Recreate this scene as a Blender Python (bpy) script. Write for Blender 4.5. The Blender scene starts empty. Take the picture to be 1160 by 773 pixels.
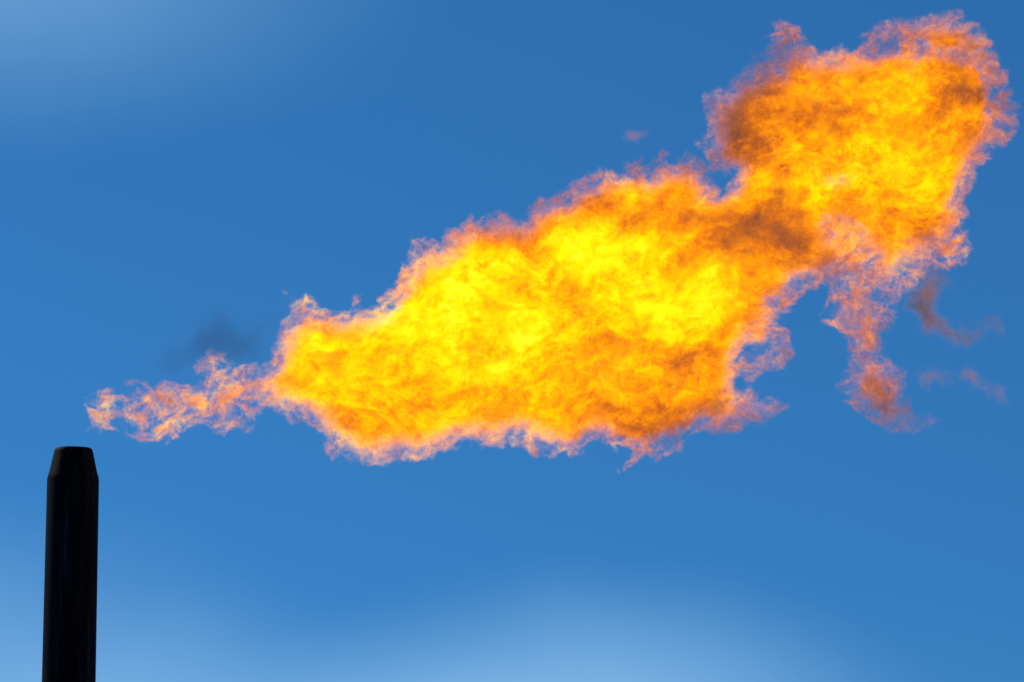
import bpy, bmesh, math, random
import numpy as np
from mathutils import Matrix, Vector

R = math.radians
scene = bpy.context.scene
C = scene.collection

# ------------------------------------------------------------------ camera, world, sun, exposure
PW, PH, F = 1160.0, 773.0, 4500.0
PITCH, ROLL, EYE = 7.5, 0.39, Vector((0.0, 0.0, 1.65))
cam = bpy.data.objects.new('camera', bpy.data.cameras.new('camera'))
C.objects.link(cam)
cam.data.sensor_width = 36.0
cam.data.lens = 36.0 * F / PW
cam.data.clip_start, cam.data.clip_end = 0.1, 20000.0
CAM_ROT = Matrix.Rotation(R(90 + PITCH), 3, 'X') @ Matrix.Rotation(R(ROLL), 3, 'Z')
cam.matrix_world = Matrix.Translation(EYE) @ CAM_ROT.to_4x4()
scene.camera = cam


def ray(x, y):
    """World direction seen at photo pixel (x, y)."""
    return (CAM_ROT @ Vector(((x - PW / 2) / F, -(y - PH / 2) / F, -1.0))).normalized()


SUN_EL, SUN_AZ = 40.0, -50.0          # azimuth from the view direction, negative to the left
sun_dir = Vector((math.sin(R(SUN_AZ)) * math.cos(R(SUN_EL)), math.cos(R(SUN_AZ)) * math.cos(R(SUN_EL)), math.sin(R(SUN_EL))))
sun = bpy.data.objects.new('sun', bpy.data.lights.new('sun', 'SUN'))
C.objects.link(sun)
sun.data.energy, sun.data.angle, sun.data.color = 3.0, R(0.53), (1.0, 0.95, 0.88)
sun.rotation_euler = sun_dir.to_track_quat('Z', 'Y').to_euler()

vs = scene.view_settings
scene.display_settings.display_device = 'sRGB'
vs.view_transform, vs.look, vs.exposure, vs.gamma = 'Standard', 'None', 0.0, 1.0
vs.use_curve_mapping = False
cy = scene.cycles
cy.use_denoising = False
cy.use_adaptive_sampling = True
cy.adaptive_threshold = 0.012
cy.adaptive_min_samples = 16
cy.max_bounces, cy.diffuse_bounces, cy.glossy_bounces, cy.volume_bounces = 4, 2, 2, 0
cy.transparent_max_bounces = 96
cy.sample_clamp_indirect = 0.1
cy.volume_max_steps = 512


# ------------------------------------------------------------------ small node expression helper
class Ex:
    """A node socket with arithmetic, for shader and geometry node trees alike."""
    def __init__(s, nt, sock): s.nt, s.s = nt, sock
    def _m(s, op, *a, clamp=False):
        n = s.nt.nodes.new('ShaderNodeMath'); n.operation = op; n.use_clamp = clamp
        for i, v in enumerate((s,) + a): setin(s.nt, n.inputs[i], v)
        return Ex(s.nt, n.outputs[0])
    def __add__(s, o): return s._m('ADD', o)
    __radd__ = __add__
    def __mul__(s, o): return s._m('MULTIPLY', o)
    __rmul__ = __mul__
    def __sub__(s, o): return s._m('SUBTRACT', o)
    def __rsub__(s, o): return (s * -1.0) + o
    def __truediv__(s, o): return s._m('DIVIDE', o)
    def abs(s): return s._m('ABSOLUTE')
    def pow(s, e): return s._m('POWER', e)
    def sqrt(s): return s._m('SQRT')
    def floor(s): return s._m('FLOOR')
    def max(s, o): return s._m('MAXIMUM', o)
    def min(s, o): return s._m('MINIMUM', o)
    def clamp(s): return s._m('ADD', 0.0, clamp=True)
    def smooth(s, a, b):
        n = s.nt.nodes.new('ShaderNodeMapRange'); n.interpolation_type = 'SMOOTHSTEP'
        setin(s.nt, n.inputs['Value'], s)
        setin(s.nt, n.inputs['From Min'], a); setin(s.nt, n.inputs['From Max'], b)
        return Ex(s.nt, n.outputs['Result'])


def setin(nt, sock, v):
    if isinstance(v, Ex): nt.links.new(v.s, sock)
    else: sock.default_value = v


def vec(nt, x, y, z):
    n = nt.nodes.new('ShaderNodeCombineXYZ')
    for i, v in enumerate((x, y, z)): setin(nt, n.inputs[i], v)
    return Ex(nt, n.outputs[0])


def sep(nt, v):
    n = nt.nodes.new('ShaderNodeSeparateXYZ'); setin(nt, n.inputs[0], v)
    return [Ex(nt, o) for o in n.outputs]


def vmath(nt, op, a, b=None, scale=None):
    n = nt.nodes.new('ShaderNodeVectorMath'); n.operation = op
    setin(nt, n.inputs[0], a)
    if b is not None: setin(nt, n.inputs[1], b)
    if scale is not None: setin(nt, n.inputs['Scale'], scale)
    return Ex(nt, n.outputs['Value' if op == 'DOT_PRODUCT' else 'Vector'])


def noise(nt, p, scale, detail=4.0, rough=0.55, lac=2.0, color=False, dist=0.0):
    n = nt.nodes.new('ShaderNodeTexNoise')
    setin(nt, n.inputs['Vector'], p)
    setin(nt, n.inputs['Scale'], scale); n.inputs['Detail'].default_value = detail
    n.inputs['Roughness'].default_value = rough; n.inputs['Lacunarity'].default_value = lac
    n.inputs['Distortion'].default_value = dist
    return Ex(nt, n.outputs['Color' if color else 0])


def ramp(nt, f, stops):
    n = nt.nodes.new('ShaderNodeValToRGB'); setin(nt, n.inputs[0], f)
    e = n.color_ramp.elements
    while len(e) < len(stops): e.new(0.5)
    for el, (p, c) in zip(e, stops): el.position = p; el.color = (*c, 1.0)
    return Ex(nt, n.outputs[0])


def material(name):
    m = bpy.data.materials.new(name); m.use_nodes = True
    m.node_tree.nodes.clear()
    return m, m.node_tree, m.node_tree.nodes.new('ShaderNodeOutputMaterial')


# ------------------------------------------------------------------ sky: Nishita, deepened, with thin soft cloud veils
world = bpy.data.worlds.new('World'); scene.world = world; world.use_nodes = True
nt = world.node_tree; nt.nodes.clear()
wout = nt.nodes.new('ShaderNodeOutputWorld'); bg = nt.nodes.new('ShaderNodeBackground')
nt.links.new(bg.outputs[0], wout.inputs['Surface'])
sky = nt.nodes.new('ShaderNodeTexSky'); sky.sky_type = 'NISHITA'; sky.sun_disc = False
sky.sun_elevation, sky.sun_rotation = R(SUN_EL), R(SUN_AZ)
sky.altitude, sky.air_density, sky.dust_density, sky.ozone_density = 1500.0, 1.0, 0.15, 3.0
SKY_GAMMA, SKY_GAIN, LIFT = 1.0, (0.188, 0.612, 0.890), 0.19
up = nt.nodes.new('ShaderNodeTexCoord')                    # lookup raised for a deeper blue: the pale belt of the horizon lies lower
lifted = vmath(nt, 'NORMALIZE', vmath(nt, 'ADD', Ex(nt, up.outputs['Generated']), (0.0, 0.0, LIFT)))
nt.links.new(lifted.s, sky.inputs[0])
gm = nt.nodes.new('ShaderNodeGamma'); nt.links.new(sky.outputs[0], gm.inputs[0]); gm.inputs[1].default_value = SKY_GAMMA
tint = nt.nodes.new('ShaderNodeMix'); tint.data_type = 'RGBA'; tint.blend_type = 'MULTIPLY'; tint.inputs[0].default_value = 1.0
nt.links.new(gm.outputs[0], tint.inputs[6]); tint.inputs[7].default_value = (*SKY_GAIN, 1.0)
tc = nt.nodes.new('ShaderNodeTexCoord'); gen = Ex(nt, tc.outputs['Generated'])
warp = vmath(nt, 'SCALE', vmath(nt, 'SUBTRACT', noise(nt, gen, 13.0, 3.0, 0.5, color=True), (0.5, 0.5, 0.5)), scale=0.016)
gw = vmath(nt, 'ADD', gen, warp)
veil = None
# (direction of the middle, direction of its long axis, half length, half width in radians, strength)
for (px, py, ax, ay, rl, rw, st) in (
        (-90, -90, 420, -40, 0.21, 0.095, 0.68),
        (645, 880, 900, 874, 0.155, 0.088, 1.32),
        (-30, 840, 300, 890, 0.17, 0.105, 0.78),
        (330, 870, 500, 880, 0.16, 0.075, 0.50),
        (980, 905, 1200, 905, 0.17, 0.085, 0.08)):
    c = ray(px, py); a = ray(ax, ay) - c; a = (a - c * a.dot(c)).normalized(); b = c.cross(a)
    rl, rw = rl * 3000 / F, rw * 3000 / F
    u = vmath(nt, 'DOT_PRODUCT', gw, tuple(a)) / rl
    v = vmath(nt, 'DOT_PRODUCT', gw, tuple(b)) / rw
    front = vmath(nt, 'DOT_PRODUCT', gen, tuple(c)).smooth(0.5, 0.8)
    g = (1.0 - (u * u + v * v).sqrt()).clamp().smooth(0.0, 1.0) * front * st
    veil = g if veil is None else veil + g
far_streaks = noise(nt, vmath(nt, 'MULTIPLY', gw, (2.0, 2.0, 7.0)), 1.3, 4.0, 0.5).smooth(0.62, 0.9) * 0.5
behind = vmath(nt, 'DOT_PRODUCT', gen, tuple(ray(580, 386))).smooth(0.93, 0.75)
veil = (veil + far_streaks * behind).clamp()
mixc = nt.nodes.new('ShaderNodeMix'); mixc.data_type = 'RGBA'
setin(nt, mixc.inputs[0], veil * 0.85)
nt.links.new(tint.outputs[2], mixc.inputs[6]); mixc.inputs[7].default_value = (2.35, 4.95, 8.1, 1.0)
nt.links.new(mixc.outputs[2], bg.inputs[0]); bg.inputs[1].default_value = 0.10

# ------------------------------------------------------------------ placement of the stack and flame
DEPTH = 45.0                                       # the stack and the flame's middle stand in the plane y = DEPTH


def plane_point(x, y):
    d = ray(x, y); t = DEPTH / d.y
    return EYE + d * t


TIP = plane_point(83.5, 507.5)


def loc(x, y):
    p = plane_point(x, y) - TIP
    return (p.x, p.z)                              # local metres from the stack mouth, in the wind's plane


M_PER_PX = (plane_point(620, 350) - plane_point(619, 350)).length


def tag(o, label=None, cat=None, group=None, kind=None):
    for k, v in (('label', label), ('category', cat), ('group', group), ('kind', kind)):
        if v: o[k] = v
    return o


def link(name, data, parent=None, at=(0, 0, 0)):
    o = bpy.data.objects.new(name, data); C.objects.link(o); o.location = at
    if parent: o.parent = parent
    return o


# ------------------------------------------------------------------ ground
def ground():
    m, t, out = material('dry_ground')
    b = t.nodes.new('ShaderNodeBsdfPrincipled'); t.links.new(b.outputs[0], out.inputs[0])
    co = Ex(t, t.nodes.new('ShaderNodeTexCoord').outputs['Object'])
    n = noise(t, co, 0.25, 8.0, 0.6)
    f = noise(t, co, 9.0, 5.0, 0.65)
    setin(t, b.inputs['Base Color'], ramp(t, n * 0.6 + f * 0.4, [(0.3, (.10, .085, .06)), (0.5, (.19, .16, .115)), (0.7, (.27, .235, .18))]))
    b.inputs['Roughness'].default_value = 0.95
    bp = t.nodes.new('ShaderNodeBump'); setin(t, bp.inputs['Height'], f); bp.inputs['Strength'].default_value = 0.5
    t.links.new(bp.outputs[0], b.inputs['Normal'])
    bm = bmesh.new(); bmesh.ops.create_circle(bm, cap_ends=True, segments=96, radius=9000)
    me = bpy.data.meshes.new('ground'); bm.to_mesh(me); bm.free(); me.materials.append(m)
    tag(link('ground', me), kind='structure')


ground()


# ------------------------------------------------------------------ flare stack
def lathe(name, prof, mat, parent, seg=96, closed=False):
    bm = bmesh.new(); rings = []
    for r, z in prof:
        rings.append([bm.verts.new((r * math.cos(2 * math.pi * i / seg), r * math.sin(2 * math.pi * i / seg), z)) for i in range(seg)])
    pairs = list(zip(rings, rings[1:])) + ([(rings[-1], rings[0])] if closed else [])
    for a, b in pairs:
        for i in range(seg):
            bm.faces.new((a[i], a[(i + 1) % seg], b[(i + 1) % seg], b[i]))
    bmesh.ops.recalc_face_normals(bm, faces=bm.faces)
    for f in bm.faces: f.smooth = True
    me = bpy.data.meshes.new(name); bm.to_mesh(me); bm.free(); me.materials.append(mat)
    me.set_sharp_from_angle(angle=R(22))
    return link(name, me, parent)


def stack():
    m, t, out = material('sooty_steel')
    b = t.nodes.new('ShaderNodeBsdfPrincipled'); t.links.new(b.outputs[0], out.inputs[0])
    co = Ex(t, t.nodes.new('ShaderNodeTexCoord').outputs['Object'])
    x, y, z = sep(t, co)
    runs = noise(t, vec(t, x * 9.0, y * 9.0, z * 0.45), 1.6, 6.0, 0.62)      # rain and soot run straight down the shell
    fine = noise(t, co, 30.0, 5.0, 0.65)
    setin(t, b.inputs['Base Color'], ramp(t, runs * 0.75 + fine * 0.25, [(0.38, (.0018, .0019, .0026)), (0.52, (.0035, .0038, .006)), (0.66, (.020, .022, .040))]))
    setin(t, b.inputs['Roughness'], (runs * 0.35 + 0.45))
    b.inputs['Specular IOR Level'].default_value = 0.05
    bp = t.nodes.new('ShaderNodeBump'); setin(t, bp.inputs['Height'], fine * 0.5 + runs); bp.inputs['Strength'].default_value = 0.18
    bp.inputs['Distance'].default_value = 0.01
    t.links.new(bp.outputs[0], b.inputs['Normal'])

    base = Vector((TIP.x, TIP.y, 0.0)); H = TIP.z
    root = link('flare_stack', None, at=base)
    tag(root, 'sooty black steel flare stack with a tapered mouth below the flame', 'flare stack')
    k = M_PER_PX * 0.985
    r0 = 29.6 * k; zs = H - 33.5 * k / math.cos(R(PITCH - 1.5)); r1 = 21.3 * k
    lathe('shaft', [(r0 * 1.10, 0.04), (r0 * 1.03, H - 4.5), (r0 * 1.03, zs - 2.4), (r0, zs - 0.035), (r0 - .003, zs - 0.012)], m, root)
    # the tapered mouth, an open ring with a wall of plate
    lathe('burner_tip', [(r0 - .004, zs - .010), (r0 - .008, zs + .012), (r0 - .020, zs + .045), (r1 + .009, H - .045), (r1 + .002, H - .024), (r1 - .010, H - .007), (r1 - .026, H),
                         (r1 - .045, H - .004), (r1 - .056, H - .03), (r1 - .056, H - .6), (r0 - .05, H - .9), (r0 - .05, zs - .01)], m, root)
    lathe('base_flange', [(r0 * 1.101, .0), (r0 * 1.75, .0), (r0 * 1.75, .05), (r0 * 1.101, .05)], m, root, closed=True)
    for i in range(8):
        a = 2 * math.pi * (i + .5) / 8
        o = lathe('anchor_bolt', [(.0001, .13), (.022, .13), (.022, .095), (.04, .095), (.04, .05)], m, root, seg=6)
        o.location = (r0 * 1.45 * math.cos(a), r0 * 1.45 * math.sin(a), 0)


stack()


# ------------------------------------------------------------------ burning gas and smoke as volumes
def poly_sdf(poly, X, Z):
    """Signed distance to a closed outline, positive inside."""
    p = np.array(poly); q = np.roll(p, -1, 0)
    d2 = np.full(X.shape, 1e9); inside = np.zeros(X.shape, bool)
    for (ax, az), (bx, bz) in zip(p, q):
        ex, ez = bx - ax, bz - az
        t = np.clip(((X - ax) * ex + (Z - az) * ez) / (ex * ex + ez * ez + 1e-12), 0, 1)
        d2 = np.minimum(d2, (X - ax - t * ex) ** 2 + (Z - az - t * ez) ** 2)
        cond = (az > Z) != (bz > Z)
        inside ^= cond & (X < (bx - ax) * (Z - az) / (bz - az + 1e-12) + ax)
    return np.where(inside, 1, -1) * np.sqrt(d2)


def blur(a, n):
    k = np.hanning(2 * n + 3)[1:-1]; k /= k.sum()
    for ax in (0, 1):
        a = np.apply_along_axis(lambda r: np.convolve(np.pad(r, n, mode='edge'), k, mode='valid'), ax, a)
    return a


def blobs(X, Z, items, base=0.0):
    """Sum of soft turned ellipses given in photo measures: x, y, half length, half width, turn in degrees, amount."""
    out = np.full(X.shape, float(base))
    for (px, py, rx, ry, ang, amt) in items:
        cx, cz = loc(px, py); c, s = math.cos(R(ang)), math.sin(R(ang))
        u = ((X - cx) * c + (Z - cz) * s) / (rx * M_PER_PX); v = (-(X - cx) * s + (Z - cz) * c) / (ry * M_PER_PX)
        out += amt * np.exp(-(u * u + v * v))
    return out


def bilinear(nt, mesh_geo, attr, u, v, nx, nz):
    """Sample a four-channel map stored on nx * nz points at fractional place u, v."""
    at = nt.nodes.new('GeometryNodeInputNamedAttribute'); at.data_type = 'FLOAT_COLOR'; at.inputs['Name'].default_value = attr
    u = u.max(0.0).min(nx - 1.001); v = v.max(0.0).min(nz - 1.001)
    iu, iv = u.floor(), v.floor(); fu, fv = u - iu, v - iv

    def s(du, dv):
        n = nt.nodes.new('GeometryNodeSampleIndex'); n.data_type = 'FLOAT_COLOR'; n.domain = 'POINT'
        nt.links.new(mesh_geo, n.inputs['Geometry']); nt.links.new(at.outputs[0], n.inputs[1])
        setin(nt, n.inputs['Index'], (iv + dv) * float(nx) + iu + (du + 0.25))
        return Ex(nt, n.outputs[0])

    def mix(f, a, b):
        n = nt.nodes.new('ShaderNodeMix'); n.data_type = 'RGBA'
        setin(nt, n.inputs[0], f); setin(nt, n.inputs[6], a); setin(nt, n.inputs[7], b)
        return Ex(nt, n.outputs[2])
    c = mix(fv, mix(fu, s(0, 0), s(1, 0)), mix(fu, s(0, 1), s(1, 1)))
    n = nt.nodes.new('FunctionNodeSeparateColor'); nt.links.new(c.s, n.inputs[0])
    return [Ex(nt, o) for o in n.outputs]


def plume(root, outlines, holes, full, temp, mats, seed, voxel=(0.0128, 0.0185, 0.0128), depth=1.0, warp_amt=(0.42, 0.15), edge=0.035, inset=0.04,
          ragged=0.52, hmax=1.5, step=0.032, lace_amt=0.66, heat_amt=(1.9, 1.7, 0.34), floor=0.29, rim=0.10, core=0.10, swirl=0.9, body_in=0.36, parts=None, min_island=400):
    """A body of burning gas or smoke: a density and a heat grid in a real depth, and the sheet of gas around it."""
    pts = [loc(*p) for o in outlines for p in o]
    pad = 0.55
    x0, x1 = min(p[0] for p in pts) - pad, max(p[0] for p in pts) + pad
    z0, z1 = min(p[1] for p in pts) - pad, max(p[1] for p in pts) + pad
    ms = 0.035
    nx, nz = int((x1 - x0) / ms) + 2, int((z1 - z0) / ms) + 2
    X, Z = np.meshgrid(x0 + np.arange(nx) * ms, z0 + np.arange(nz) * ms)
    sd = np.max([poly_sdf([loc(*p) for p in o], X, Z) for o in outlines], axis=0)
    for (px, py, rx, ry, ang, amt) in holes:
        sd -= blobs(X, Z, [(px, py, rx, ry, ang, amt)])
    sdb = np.where(sd > 0.25, blur(sd, 3), sd)
    FU = np.clip(blobs(X, Z, *full), -0.5, 1.2); TE = np.clip(blobs(X, Z, *temp), 0.0, 1.5)
    # half depth follows how wide the plume is there
    HD = blur(np.clip(np.maximum(sd, 0.02), 0, None) ** 0.75 * 1.0, 4) + 0.05
    HD = np.minimum(HD, hmax) * depth * np.clip(0.30 + 0.85 * blur(FU, 4), 0.3, 1.0)
    arr = np.stack([np.clip(sdb, -1.5, None) + 2.0, FU, TE, HD], -1).astype(np.float32).reshape(-1)
    me = bpy.data.meshes.new('plume_map')
    me.vertices.add(nx * nz)
    me.vertices.foreach_set('co', np.stack([X, np.zeros_like(X), Z], -1).astype(np.float32).reshape(-1))
    at = me.attributes.new('m', 'FLOAT_COLOR', 'POINT'); at.data.foreach_set('color', arr)
    ymax = float(HD.max()) + 0.35

    def tree(kind):
        ng = bpy.data.node_groups.new('burning_gas', 'GeometryNodeTree')
        ng.interface.new_socket('Geometry', in_out='INPUT', socket_type='NodeSocketGeometry')
        ng.interface.new_socket('Geometry', in_out='OUTPUT', socket_type='NodeSocketGeometry')
        gi = ng.nodes.new('NodeGroupInput').outputs[0]; go = ng.nodes.new('NodeGroupOutput').inputs[0]
        P = Ex(ng, ng.nodes.new('GeometryNodeInputPosition').outputs[0])
        S = vmath(ng, 'ADD', P, (seed * 17.3, seed * 5.1, seed * 9.7))
        W1 = vmath(ng, 'SCALE', vmath(ng, 'SUBTRACT', noise(ng, S, 0.8, 2.0, 0.5, color=True), (.5, .5, .5)), scale=warp_amt[0])
        S1 = vmath(ng, 'ADD', S, W1)
        W2 = vmath(ng, 'SCALE', vmath(ng, 'SUBTRACT', noise(ng, S1, 3.2, 4.0, 0.58, color=True), (.5, .5, .5)), scale=warp_amt[1] * 2)
        S2 = vmath(ng, 'ADD', S1, W2)
        W3 = vmath(ng, 'SCALE', vmath(ng, 'SUBTRACT', noise(ng, S2, 10.0, 2.0, 0.55, color=True), (.5, .5, .5)), scale=0.10)
        W2 = vmath(ng, 'ADD', W2, W3)
        Q = vmath(ng, 'ADD', vmath(ng, 'ADD', P, W1), W2)
        QS = vmath(ng, 'ADD', S1, W2)
        qx, qy, qz = sep(ng, Q)
        sdf, ful, tem, hd = bilinear(ng, gi, 'm', (qx - x0) / ms, (qz - z0) / ms, nx, nz)
        sdf = sdf - 2.0
        y0 = (noise(ng, vec(ng, qx, seed * 3.0, qz), 0.35, 1.0, 0.5) - 0.5) * (hd.min(1.2) * 0.9)
        yy = (qy - y0) / hd
        E = (sdf.max(0.0) + 0.10) * (1.0 - yy * yy)                                  # metres below the plume's skin, roughly
        E = E.min(sdf)
        if kind == 'hull':
            n = noise(ng, QS, 1.7, 3.0, 0.55)
            return ng, gi, go, E - (n - 0.45).max(0.0) * ragged * 0.8 - 0.03, None
        n = noise(ng, QS, 1.7, 8.0, 0.64)
        wind = (0.93, 0.0, 0.36)                                    # the gas is drawn out along the wind

        def along(v):
            return vmath(ng, 'SUBTRACT', v, vmath(ng, 'SCALE', wind, scale=vmath(ng, 'DOT_PRODUCT', v, wind) * 0.32))
        QF, SF = along(QS), along(S1)
        S4 = vmath(ng, 'ADD', QF, vmath(ng, 'SCALE', vmath(ng, 'SUBTRACT', noise(ng, QF, 6.0, 2.0, 0.5, color=True), (.5, .5, .5)), scale=0.22))
        fine = noise(ng, S4, 9.0, 4.0, 0.66)
        thread = (1.0 - (noise(ng, S4, 6.5, 3.0, 0.6) * 2.0 - 1.0).abs() * 3.0).max(0.0)
        rid = 1.0 - (noise(ng, S4, 3.3, 3.0, 0.50) * 2.0 - 1.0).abs() * 8.0
        rid = rid.max(0.0); rid = rid * rid
        Er = E - inset - ((n - 0.36).max(0.0)) * ragged - (fine - 0.5) * 0.08
        body = Er.smooth(0.0, edge + 0.04) * (Er.smooth(0.0, body_in) * (1.0 - core) + core)
        skin = (E - (fine - 0.5) * 0.08 + 0.02).smooth(0.0, edge)
        lace = skin * rid * lace_amt
        solid = body * ((n - 0.22) * 2.2).max(0.12)
        patchy = (ful + (noise(ng, QS, 1.3, 4.0, 0.6) - 0.5) * 1.1).smooth(0.22, 0.85)
        dens = lace * (1.0 - ful * 0.6).max(0.15) * (ful * 1.2 + 0.85).clamp() + solid * (patchy.pow(2.2) * 0.985 + 0.015)
        H1 = vmath(ng, 'ADD', SF, vmath(ng, 'SCALE', vmath(ng, 'SUBTRACT', noise(ng, SF, 1.3, 1.0, 0.5, color=True), (.5, .5, .5)), scale=swirl))
        H2 = vmath(ng, 'ADD', H1, vmath(ng, 'SCALE', vmath(ng, 'SUBTRACT', noise(ng, H1, 3.0, 2.0, 0.5, color=True), (.5, .5, .5)), scale=swirl * 0.5))
        fold = noise(ng, H2, 1.5, 6.0, 0.62)
        hot = (fold - 0.5) * heat_amt[0] + (fine - 0.5) * heat_amt[1] + tem + (thread - 0.45) * heat_amt[2]
        hot = hot - (1.0 - sdf / 0.45).clamp() * rim
        hot = hot.max(hot * 0.5 + floor * 0.5)
        return ng, gi, go, dens, hot

    def cube(ng, val, res, bgv=0.0):
        v = ng.nodes.new('GeometryNodeVolumeCube'); setin(ng, v.inputs['Density'], val)
        v.inputs['Background'].default_value = bgv
        v.inputs['Min'].default_value = (x0, -ymax, z0); v.inputs['Max'].default_value = (x1, ymax, z1)
        for a, r in zip('XYZ', res): v.inputs['Resolution ' + a].default_value = r
        return v

    def res(vx): return [max(8, int(s / v)) for s, v in zip((x1 - x0, 2 * ymax, z1 - z0), vx)]

    # --- the gas itself: fields worked out only where the plume can be, then laid into a grid
    def evaluate(mesh, ng):
        tmp = bpy.data.objects.new('work', mesh); C.objects.link(tmp)
        tmp.modifiers.new('work', 'NODES').node_group = ng
        out = bpy.data.meshes.new_from_object(tmp.evaluated_get(bpy.context.evaluated_depsgraph_get()))
        bpy.data.objects.remove(tmp)
        return out

    map_obj = bpy.data.objects.new('plume_map', me)                 # only feeds the trees; never linked into the scene

    def feed(ng, gi):
        oi = ng.nodes.new('GeometryNodeObjectInfo'); oi.inputs['Object'].default_value = map_obj; oi.transform_space = 'ORIGINAL'
        for l in list(ng.links):
            if l.from_socket == gi: ng.links.new(oi.outputs['Geometry'], l.to_socket)

    def store(ng, gi, go, fields):
        last = gi
        for nm, val in fields:
            st = ng.nodes.new('GeometryNodeStoreNamedAttribute'); st.data_type = 'FLOAT'; st.domain = 'POINT'; st.inputs['Name'].default_value = nm
            ng.links.new(last, st.inputs['Geometry']); setin(ng, st.inputs['Value'], val); last = st.outputs[0]
        ng.links.new(last, go)

    RX, RY, RZ = res(voxel)
    dx, dy, dz = (x1 - x0) / (RX - 1), 2 * ymax / (RY - 1), (z1 - z0) / (RZ - 1)
    cs = 0.075
    cx, cyy, cz = [int(math.ceil(v / cs)) + 1 for v in (x1 - x0, 2 * ymax, z1 - z0)]
    gz, gy, gx = np.meshgrid(np.arange(cz), np.arange(cyy), np.arange(cx), indexing='ij')
    pm = bpy.data.meshes.new('work'); pm.vertices.add(gx.size)
    pm.vertices.foreach_set('co', np.stack([x0 + gx * cs, -ymax + gy * cs, z0 + gz * cs], -1).astype(np.float32).reshape(-1))
    ng, gi, go, hull, _ = tree('hull'); feed(ng, gi)
    store(ng, gi, go, (('e', hull),))
    ev = evaluate(pm, ng); e = np.zeros(gx.size, np.float32); ev.attributes['e'].data.foreach_get('value', e)
    bpy.data.meshes.remove(ev); bpy.data.meshes.remove(pm)
    act = (e > -0.14).reshape(gx.shape)
    for ax in range(3): act = act | np.roll(act, 1, ax) | np.roll(act, -1, ax)
    near = lambda n, d, m: np.clip(np.round(np.arange(n) * d / cs).astype(int), 0, m - 1)
    mask = act[np.ix_(near(RZ, dz, cz), near(RY, dy, cyy), near(RX, dx, cx))]
    idx = np.flatnonzero(mask)
    iz, iy, ix = np.unravel_index(idx, mask.shape)
    pm = bpy.data.meshes.new('work'); pm.vertices.add(len(idx))
    pm.vertices.foreach_set('co', np.stack([x0 + ix * dx, -ymax + iy * dy, z0 + iz * dz], -1).astype(np.float32).reshape(-1))
    ng, gi, go, dens, hot = tree('gas'); feed(ng, gi)
    store(ng, gi, go, (('d', dens), ('h', hot)))
    ev = evaluate(pm, ng)
    dv = np.zeros(len(idx), np.float32); hv = np.zeros(len(idx), np.float32)
    ev.attributes['d'].data.foreach_get('value', dv); ev.attributes['h'].data.foreach_get('value', hv)
    bpy.data.meshes.remove(ev); bpy.data.meshes.remove(pm)
    dv[dv < 0.004] = 0.0; hv = np.clip(hv, 0.002, 1.5)
    full_n = mask.size
    print('voxels', full_n, 'worked', len(idx), 'filled', int((dv > 0).sum()))
    cells = bpy.data.meshes.new('plume_cells'); cells.vertices.add(full_n)
    for nm, v in (('d', dv), ('h', hv)):
        g = np.zeros(full_n, np.float32); g[idx] = v
        cells.attributes.new(nm, 'FLOAT', 'POINT').data.foreach_set('value', g)
    cell_obj = bpy.data.objects.new('plume_cells', cells)
    ng = bpy.data.node_groups.new('burning_gas_grid', 'GeometryNodeTree')
    ng.interface.new_socket('Geometry', in_out='INPUT', socket_type='NodeSocketGeometry')
    ng.interface.new_socket('Geometry', in_out='OUTPUT', socket_type='NodeSocketGeometry')
    go = ng.nodes.new('NodeGroupOutput').inputs[0]
    oi = ng.nodes.new('GeometryNodeObjectInfo'); oi.inputs['Object'].default_value = cell_obj; oi.transform_space = 'ORIGINAL'
    px, py, pz = sep(ng, Ex(ng, ng.nodes.new('GeometryNodeInputPosition').outputs[0]))
    def whole(e):
        n = ng.nodes.new('FunctionNodeFloatToInt'); n.rounding_mode = 'ROUND'; ng.links.new(e.s, n.inputs[0]); return n.outputs[0]
    def imath(op, a, b):
        n = ng.nodes.new('FunctionNodeIntegerMath'); n.operation = op
        for i, v in enumerate((a, b)):
            if isinstance(v, int): n.inputs[i].default_value = v
            else: ng.links.new(v, n.inputs[i])
        return n.outputs[0]
    jx, jy, jz = whole((px - x0) / dx), whole((py + ymax) / dy), whole((pz - z0) / dz)
    jj = imath('ADD', imath('MULTIPLY', imath('ADD', imath('MULTIPLY', jz, RY), jy), RX), jx)
    grids = []
    for nm in ('d', 'h'):
        na = ng.nodes.new('GeometryNodeInputNamedAttribute'); na.data_type = 'FLOAT'; na.inputs['Name'].default_value = nm
        si = ng.nodes.new('GeometryNodeSampleIndex'); si.data_type = 'FLOAT'; si.domain = 'POINT'
        ng.links.new(oi.outputs['Geometry'], si.inputs['Geometry']); ng.links.new(na.outputs[0], si.inputs[1]); ng.links.new(jj, si.inputs['Index'])
        grids.append(cube(ng, Ex(ng, si.outputs[0]), (RX, RY, RZ)))
    g = ng.nodes.new('GeometryNodeGetNamedGrid'); g.inputs['Name'].default_value = 'density'; ng.links.new(grids[1].outputs[0], g.inputs['Volume'])
    s = ng.nodes.new('GeometryNodeStoreNamedGrid'); s.inputs['Name'].default_value = 'heat'
    ng.links.new(grids[0].outputs[0], s.inputs['Volume']); ng.links.new(g.outputs['Grid'], s.inputs['Grid'])
    sm = ng.nodes.new('GeometryNodeSetMaterial'); ng.links.new(s.outputs[0], sm.inputs[0]); sm.inputs['Material'].default_value = mats[0]
    ng.links.new(sm.outputs[0], go)
    vol_tree = ng
    # --- its outer sheet, a real mesh
    ng, gi, go, hull, _ = tree('hull')
    h = cube(ng, hull, res((0.05, 0.07, 0.05)), -0.2)
    vm = ng.nodes.new('GeometryNodeVolumeToMesh'); ng.links.new(h.outputs[0], vm.inputs['Volume']); vm.inputs['Threshold'].default_value = 0.0
    ng.links.new(vm.outputs[0], go)
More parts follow.
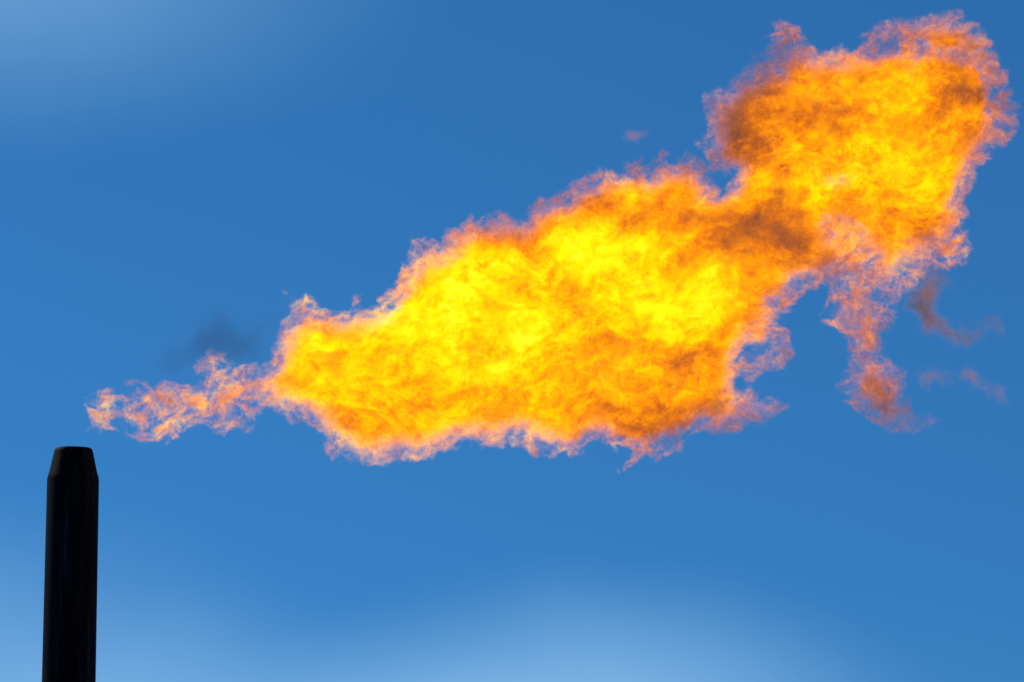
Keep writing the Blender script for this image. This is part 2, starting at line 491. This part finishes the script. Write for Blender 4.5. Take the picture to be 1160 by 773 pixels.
    sheet = evaluate(me, ng)
    bm = bmesh.new(); bm.from_mesh(sheet); bm.faces.ensure_lookup_table()
    seen = set(); drop = []
    for f0 in bm.faces:
        if f0.index in seen: continue
        isl = [f0]; seen.add(f0.index); k = 0
        while k < len(isl):
            for e in isl[k].edges:
                for g2 in e.link_faces:
                    if g2.index not in seen: seen.add(g2.index); isl.append(g2)
            k += 1
        if len(isl) < min_island: drop += isl
    bmesh.ops.delete(bm, geom=drop, context='FACES'); bm.to_mesh(sheet); bm.faces.ensure_lookup_table()
    cen = np.array([f.calc_center_median() for f in bm.faces])
    bm.free()
    which = parts_of(cen, parts)
    for i, (pname, plabel) in enumerate([(p[0], p[1]) for p in parts] if parts else [(mats[3], None)]):
        bm = bmesh.new(); bm.from_mesh(sheet); bm.faces.ensure_lookup_table()
        bmesh.ops.delete(bm, geom=[f for f, w in zip(bm.faces, which) if w != i], context='FACES')
        for f in bm.faces: f.smooth = True
        pm = bpy.data.meshes.new(pname); bm.to_mesh(pm); bm.free(); pm.materials.append(mats[1])
        o = link(pname, pm, root)
        if plabel: o['label'] = plabel
    vol = link(mats[2], bpy.data.volumes.new(mats[2]), root)
    vol.data.materials.append(mats[0])
    vol.modifiers.new('gas', 'NODES').node_group = vol_tree
    vol.data.render.step_size = step
    return vol


def parts_of(cen, parts):
    which = np.zeros(len(cen), int)
    if parts:
        for i, p in enumerate(parts):
            if p[2] is None: continue
            poly = [loc(*q) for q in p[2]]
            which[poly_sdf(poly, cen[:, 0], cen[:, 2]) > 0] = i
    return which


def gas_material(name, stops, gain, sigma, grain=1.0):
    """Glowing soot: each bit of it both gives off light and hides what is behind it. In the flame the glow is heat, in smoke it stands in for scattered light."""
    m, t, out = material(name)
    d = t.nodes.new('ShaderNodeAttribute'); d.attribute_name = 'density'
    h = t.nodes.new('ShaderNodeAttribute'); h.attribute_name = 'heat'
    D = Ex(t, d.outputs['Fac']).max(0.0); Hh = Ex(t, h.outputs['Fac'])
    co = Ex(t, t.nodes.new('ShaderNodeTexCoord').outputs['Object'])
    f = noise(t, co, 26.0, 2.0, 0.6, dist=0.8) - 0.5
    D = D * (f * (2.6 * grain) + 1.0).max(0.05); Hh = Hh + f * (1.05 * grain)
    em = t.nodes.new('ShaderNodeEmission'); ab = t.nodes.new('ShaderNodeVolumeAbsorption'); ad = t.nodes.new('ShaderNodeAddShader')
    setin(t, em.inputs[0], ramp(t, Hh / 1.4, [(p / 1.4, c) for p, c in stops])); setin(t, em.inputs[1], D * (sigma * gain))
    ab.inputs[0].default_value = (0, 0, 0, 1); setin(t, ab.inputs[1], D * (D + 0.42).min(1.0) * sigma)
    t.links.new(em.outputs[0], ad.inputs[0]); t.links.new(ab.outputs[0], ad.inputs[1]); t.links.new(ad.outputs[0], out.inputs['Volume'])
    return m


def sheet_material(name, col, strength, seed):
    """The outermost film of gas: clear, with the faintest glowing threads."""
    m, t, out = material(name)
    co = Ex(t, t.nodes.new('ShaderNodeTexCoord').outputs['Object'])
    w = vmath(t, 'ADD', co, vmath(t, 'SCALE', noise(t, co, 3.0, 3.0, color=True), scale=0.5))
    f = noise(t, w, 5.0, 5.0, 0.6)
    thread = (1.0 - (f * 2.0 - 1.0).abs() * 6.0).max(0.0)
    tr = t.nodes.new('ShaderNodeBsdfTransparent'); em = t.nodes.new('ShaderNodeEmission'); ad = t.nodes.new('ShaderNodeAddShader')
    em.inputs[0].default_value = (*col, 1); setin(t, em.inputs[1], thread * strength)
    t.links.new(tr.outputs[0], ad.inputs[0]); t.links.new(em.outputs[0], ad.inputs[1]); t.links.new(ad.outputs[0], out.inputs['Surface'])
    m.cycles.emission_sampling = 'NONE'
    return m


FLAME = [(97, 490), (101, 451), (118, 440), (132, 430), (158, 433), (176, 427), (225, 433), (228, 414), (244, 396), (258, 410), (287, 415), (311, 412),
         (314, 390), (318, 372), (328, 359), (323, 330), (344, 334), (359, 348), (380, 354), (399, 351), (406, 333), (413, 351), (427, 347), (432, 330),
         (448, 314), (451, 296), (463, 277), (482, 268), (496, 282), (502, 262), (529, 246), (560, 244), (575, 240), (594, 243), (603, 226), (637, 222),
         (647, 207), (662, 198), (684, 192), (699, 184), (718, 179), (732, 188), (745, 172), (765, 178), (775, 164), (784, 178), (800, 197), (812, 212), (816, 202), (800, 192),
         (789, 160), (798, 148), (795, 122), (803, 104), (823, 95), (845, 84), (849, 63), (867, 55), (876, 28), (908, 30), (916, 47), (934, 58),
         (954, 55), (976, 58), (981, 44), (997, 27), (1037, 21), (1073, 11), (1098, 23), (1131, 46), (1144, 77), (1149, 99), (1160, 123), (1151, 148),
         (1132, 170), (1112, 190), (1097, 222), (1093, 245), (1091, 265), (1094, 296), (1070, 304), (1045, 306), (1028, 328), (1021, 342), (1007, 352),
         (1007, 373), (993, 394), (1004, 408), (1021, 420), (1028, 440), (1034, 466), (1069, 463), (1040, 488), (1004, 485), (976, 471), (955, 450),
         (948, 429), (955, 412), (944, 398), (930, 370), (923, 359), (930, 342), (941, 322), (906, 321), (902, 344), (880, 357), (880, 352), (890, 378), (892, 402), (864, 424), (852, 440), (856, 450), (888, 457), (862, 478), (828, 489), (797, 493), (770, 514), (733, 518), (701, 530), (686, 511), (676, 507),
         (636, 516), (618, 509), (589, 502), (552, 509), (498, 511), (471, 516), (442, 516), (408, 519), (380, 519), (354, 511), (361, 499), (351, 485),
         (340, 477), (327, 481), (317, 468), (299, 461), (285, 493), (254, 491), (240, 482), (222, 485), (200, 494), (184, 505), (168, 500), (137, 498), (117, 493)]
FLAME_HOLES = [(186, 467, 24, 7, 4, .22), (814, 210, 7, 10, 60, .12), (841, 402, 8, 22, 12, .30), (838, 440, 8, 12, 0, .25), (945, 388, 14, 12, 0, .5),
               (127, 470, 10, 18, 0, .2), (905, 335, 14, 10, 0, .25), (868, 205, 0.1, 0.1, 0, 0)]
FULL = ([(180, 460, 110, 60, 0, -.80), (270, 450, 40, 60, 0, -.40), (340, 345, 40, 26, 0, -.45), (452, 310, 50, 26, 50, -.72), (952, 202, 40, 18, 10, -.98), (882, 90, 18, 13, 0, -.92),
         (915, 322, 45, 22, 0, -.85), (948, 252, 36, 20, 0, -.80), (990, 425, 60, 70, 0, -.44), (980, 355, 50, 40, 0, -.34), (872, 400, 34, 50, 0, -.62), (815, 478, 75, 18, 10, -.50), (1050, 60, 75, 20, -10, -.80), (1136, 110, 22, 80, -10, -.72), (975, 300, 34, 44, 0, -.62), (1000, 60, 40, 20, 0, -.35), (1030, 88, 20, 10, 0, -.4), (832, 412, 18, 55, 0, -.6), (775, 505, 70, 18, 8, -.5), (850, 466, 46, 10, 4, .50), (122, 466, 40, 60, 0, -.40),
         (885, 54, 50, 24, 20, -.72), (1060, 286, 40, 40, 0, -.75), (360, 500, 50, 16, 0, -.65), (690, 200, 80, 15, 30, -.62), (796, 150, 14, 50, 0, -.45), (1105, 215, 20, 60, 0, -.35),
         (640, 504, 100, 15, 0, -.62), (765, 182, 50, 14, 0, -.70), (700, 512, 60, 16, 0, -.4), (530, 256, 60, 12, 25, -.52), (395, 355, 50, 10, 0, -.4)], 1.02)
TEMP = ([(180, 455, 110, 50, 0, .05), (430, 400, 110, 50, 10, .19), (640, 300, 110, 50, 10, .17), (560, 360, 120, 60, 0, .14), (720, 350, 90, 45, 0, .13), (480, 440, 110, 30, 0, .08),
         (440, 370, 40, 50, 20, .10), (528, 324, 50, 30, 40, .16), (668, 293, 40, 28, -30, .10), (715, 290, 36, 34, 0, .05), (712, 362, 40, 36, 0, .10), (600, 384, 40, 26, 0, .14), (650, 402, 40, 14, 0, .10),
         (574, 438, 40, 16, 0, .10), (516, 352, 30, 34, 0, .10), (800, 331, 40, 30, 0, .12), (360, 400, 36, 30, 0, .12), (770, 360, 40, 50, 0, .10),
         (588, 283, 30, 14, -20, -.15), (612, 292, 24, 20, 0, -.12), (642, 340, 26, 22, -45, -.22), (661, 374, 24, 26, -50, -.18), (630, 424, 70, 30, 0, .15), (534, 437, 24, 20, 0, -.12),
         (777, 386, 16, 34, 0, -.20), (700, 425, 50, 20, 0, .08), (772, 416, 24, 12, 0, -.10), (684, 246, 40, 16, 10, -.12), (465, 455, 26, 20, 0, -.10), (545, 262, 40, 16, 25, -.10),
         (973, 138, 40, 30, 0, .08), (1029, 131, 36, 40, 0, .10), (993, 190, 40, 30, 0, .16), (894, 196, 20, 14, 0, .16), (815, 101, 22, 12, 30, .16), (954, 107, 40, 20, 0, .10), (1060, 200, 40, 30, 0, .08), (909, 251, 30, 14, 0, .14), (1021, 284, 12, 50, 10, .12),
         (850, 266, 80, 26, -8, -.36), (826, 146, 32, 42, 0, -.38), (858, 158, 20, 20, 0, -.12), (875, 68, 40, 30, 40, -.42), (997, 52, 36, 22, 20, -.32), (1098, 114, 48, 10, 0, -.28), (1096, 166, 20, 24, 0, -.20), (1100, 60, 60, 36, -20, -.20),
         (934, 131, 20, 18, 0, -.14), (913, 284, 46, 10, -20, -.16), (1003, 275, 14, 50, 0, -.20), (1045, 290, 26, 40, 0, -.30),
         (705, 486, 60, 16, 8, -.18), (745, 468, 34, 14, 0, -.14), (862, 112, 70, 62, 0, -.24), (1090, 90, 50, 60, 0, -.14), (1010, 55, 60, 26, 0, -.12), (836, 476, 70, 24, 10, -.56), (720, 492, 60, 16, 0, -.12), (965, 105, 160, 75, 0, -.06), (780, 490, 50, 16, 10, -.28),
         (1005, 445, 60, 70, 0, -.44), (1025, 470, 40, 22, 0, -.34), (960, 330, 60, 50, 0, -.06), (870, 380, 40, 60, 0, -.08), (390, 492, 60, 20, 0, -.14), (560, 500, 150, 12, 0, -.10),
         (640, 225, 90, 18, 25, -.14), (690, 196, 40, 14, 20, -.12), (540, 258, 60, 12, 30, -.08), (1130, 170, 26, 60, -20, -.14), (765, 180, 50, 14, 0, -.3)], 0.555)

HEAT = [(0.0, (.090, .040, .030)), (0.16, (.24, .072, .028)), (0.32, (.47, .100, .010)), (0.50, (.84, .20, .004)), (0.70, (1.15, .38, .003)), (0.90, (1.35, .66, .001)), (1.15, (1.45, .95, .004)), (1.4, (1.5, 1.12, .05))]

flame_gas = gas_material('burning_gas', HEAT, 1.03, 18.0)
flame_sheet = sheet_material('flame_skin', (1.0, .36, .06), 0.005, 1)
flame = link('gas_flame', None, at=TIP)
tag(flame, 'long turbulent yellow and orange gas flame blown sideways and up from the stack', 'flame')
plume(flame, [FLAME], FLAME_HOLES, FULL, TEMP, (flame_gas, flame_sheet, 'burning_gas', None), 1.0,
      parts=[('flame_body', 'broad bright yellow middle of the flame', None),
             ('flame_root', 'thin pale pink lacy start of the flame beside the stack mouth', [(60, 300), (305, 300), (312, 440), (325, 560), (60, 560)]),
             ('flame_plume', 'orange and brown billowing head of the flame', [(775, 207), (820, 212), (880, 205), (960, 190), (1060, 240), (1250, 250), (1250, -60), (740, -60), (740, 140)]),
             ('flame_tongue', 'ragged dull orange tongue hanging below the head of the flame', [(895, 335), (960, 330), (1120, 300), (1150, 560), (880, 560), (905, 430)])])

# ------------------------------------------------------------------ loose smoke near the flame
smoke_sheet = sheet_material('smoke_skin', (.5, .2, .12), 0.004, 2)
SMOKE = [(0.0, (.012, .020, .045)), (0.12, (.060, .052, .070)), (0.25, (.22, .095, .070)), (0.40, (.52, .15, .06)), (0.70, (1.0, .30, .03)), (1.0, (1.2, .5, .01)), (1.2, (1.3, .7, .01)), (1.4, (1.4, .9, .02))]  # smoke scatters nothing: dim emission stands in for flame light falling on it


def smoke(label, outline, full, temp, seed, sigma=6.5, at=None, **kw):
    root = link('smoke_wisp', None, at=TIP)
    tag(root, label, 'smoke', 'loose smoke around the flame')
    mat = gas_material('drifting_smoke', SMOKE, 1.0, sigma, 0.35)
    args = dict(voxel=(0.02, 0.03, 0.02), ragged=0.16, lace_amt=0.25, heat_amt=(0.25, 0.2, 0.05), swirl=0.3, body_in=0.05, min_island=60, edge=0.05, inset=-0.02, rim=0.0, core=1.0, step=0.02, warp_amt=(0.42, 0.20), floor=0.0)
    args.update(kw)
    plume(root, [outline], [], ([], full), ([], temp), (mat, smoke_sheet, 'smoke', 'smoke_fringe'), seed, **args)


smoke('hooked mauve smoke ribbon curling under the right end of the flame head',
      [(1034, 300), (1062, 296), (1072, 318), (1058, 338), (1062, 356), (1082, 368), (1100, 366), (1112, 352), (1124, 343), (1138, 346), (1132, 362), (1118, 376), (1094, 386), (1070, 384), (1048, 372), (1034, 350), (1028, 324)],
      0.62, 0.20, 3.0, sigma=13.0, ragged=0.3, lace_amt=0.4, warp_amt=(0.42, 0.34))
smoke('lower thin mauve smoke ribbon trailing right of the hanging flame tongue',
      [(1024, 414), (1050, 410), (1070, 416), (1090, 428), (1096, 410), (1108, 412), (1120, 432), (1134, 444), (1148, 452), (1144, 464), (1126, 458), (1108, 448), (1088, 442), (1064, 430), (1040, 432)],
      0.62, 0.26, 4.0, sigma=15.0, ragged=0.3, lace_amt=0.4, warp_amt=(0.42, 0.34))
smoke('tiny pink smoke puff floating alone above the middle of the flame',
      [(698, 150), (708, 147), (716, 152), (728, 148), (738, 149), (734, 156), (724, 160), (716, 172), (706, 168)], 0.62, 0.42, 5.0)
smoke('faint dark soot haze above the thin pale start of the flame',
      [(150, 424), (172, 392), (200, 372), (222, 346), (246, 326), (268, 342), (284, 358), (306, 338), (322, 332), (330, 362), (318, 416), (290, 432), (250, 430), (210, 440), (170, 444)],
      0.80, 0.03, 6.0, sigma=0.95, edge=0.26, ragged=0.5, lace_amt=0.05, step=0.03)
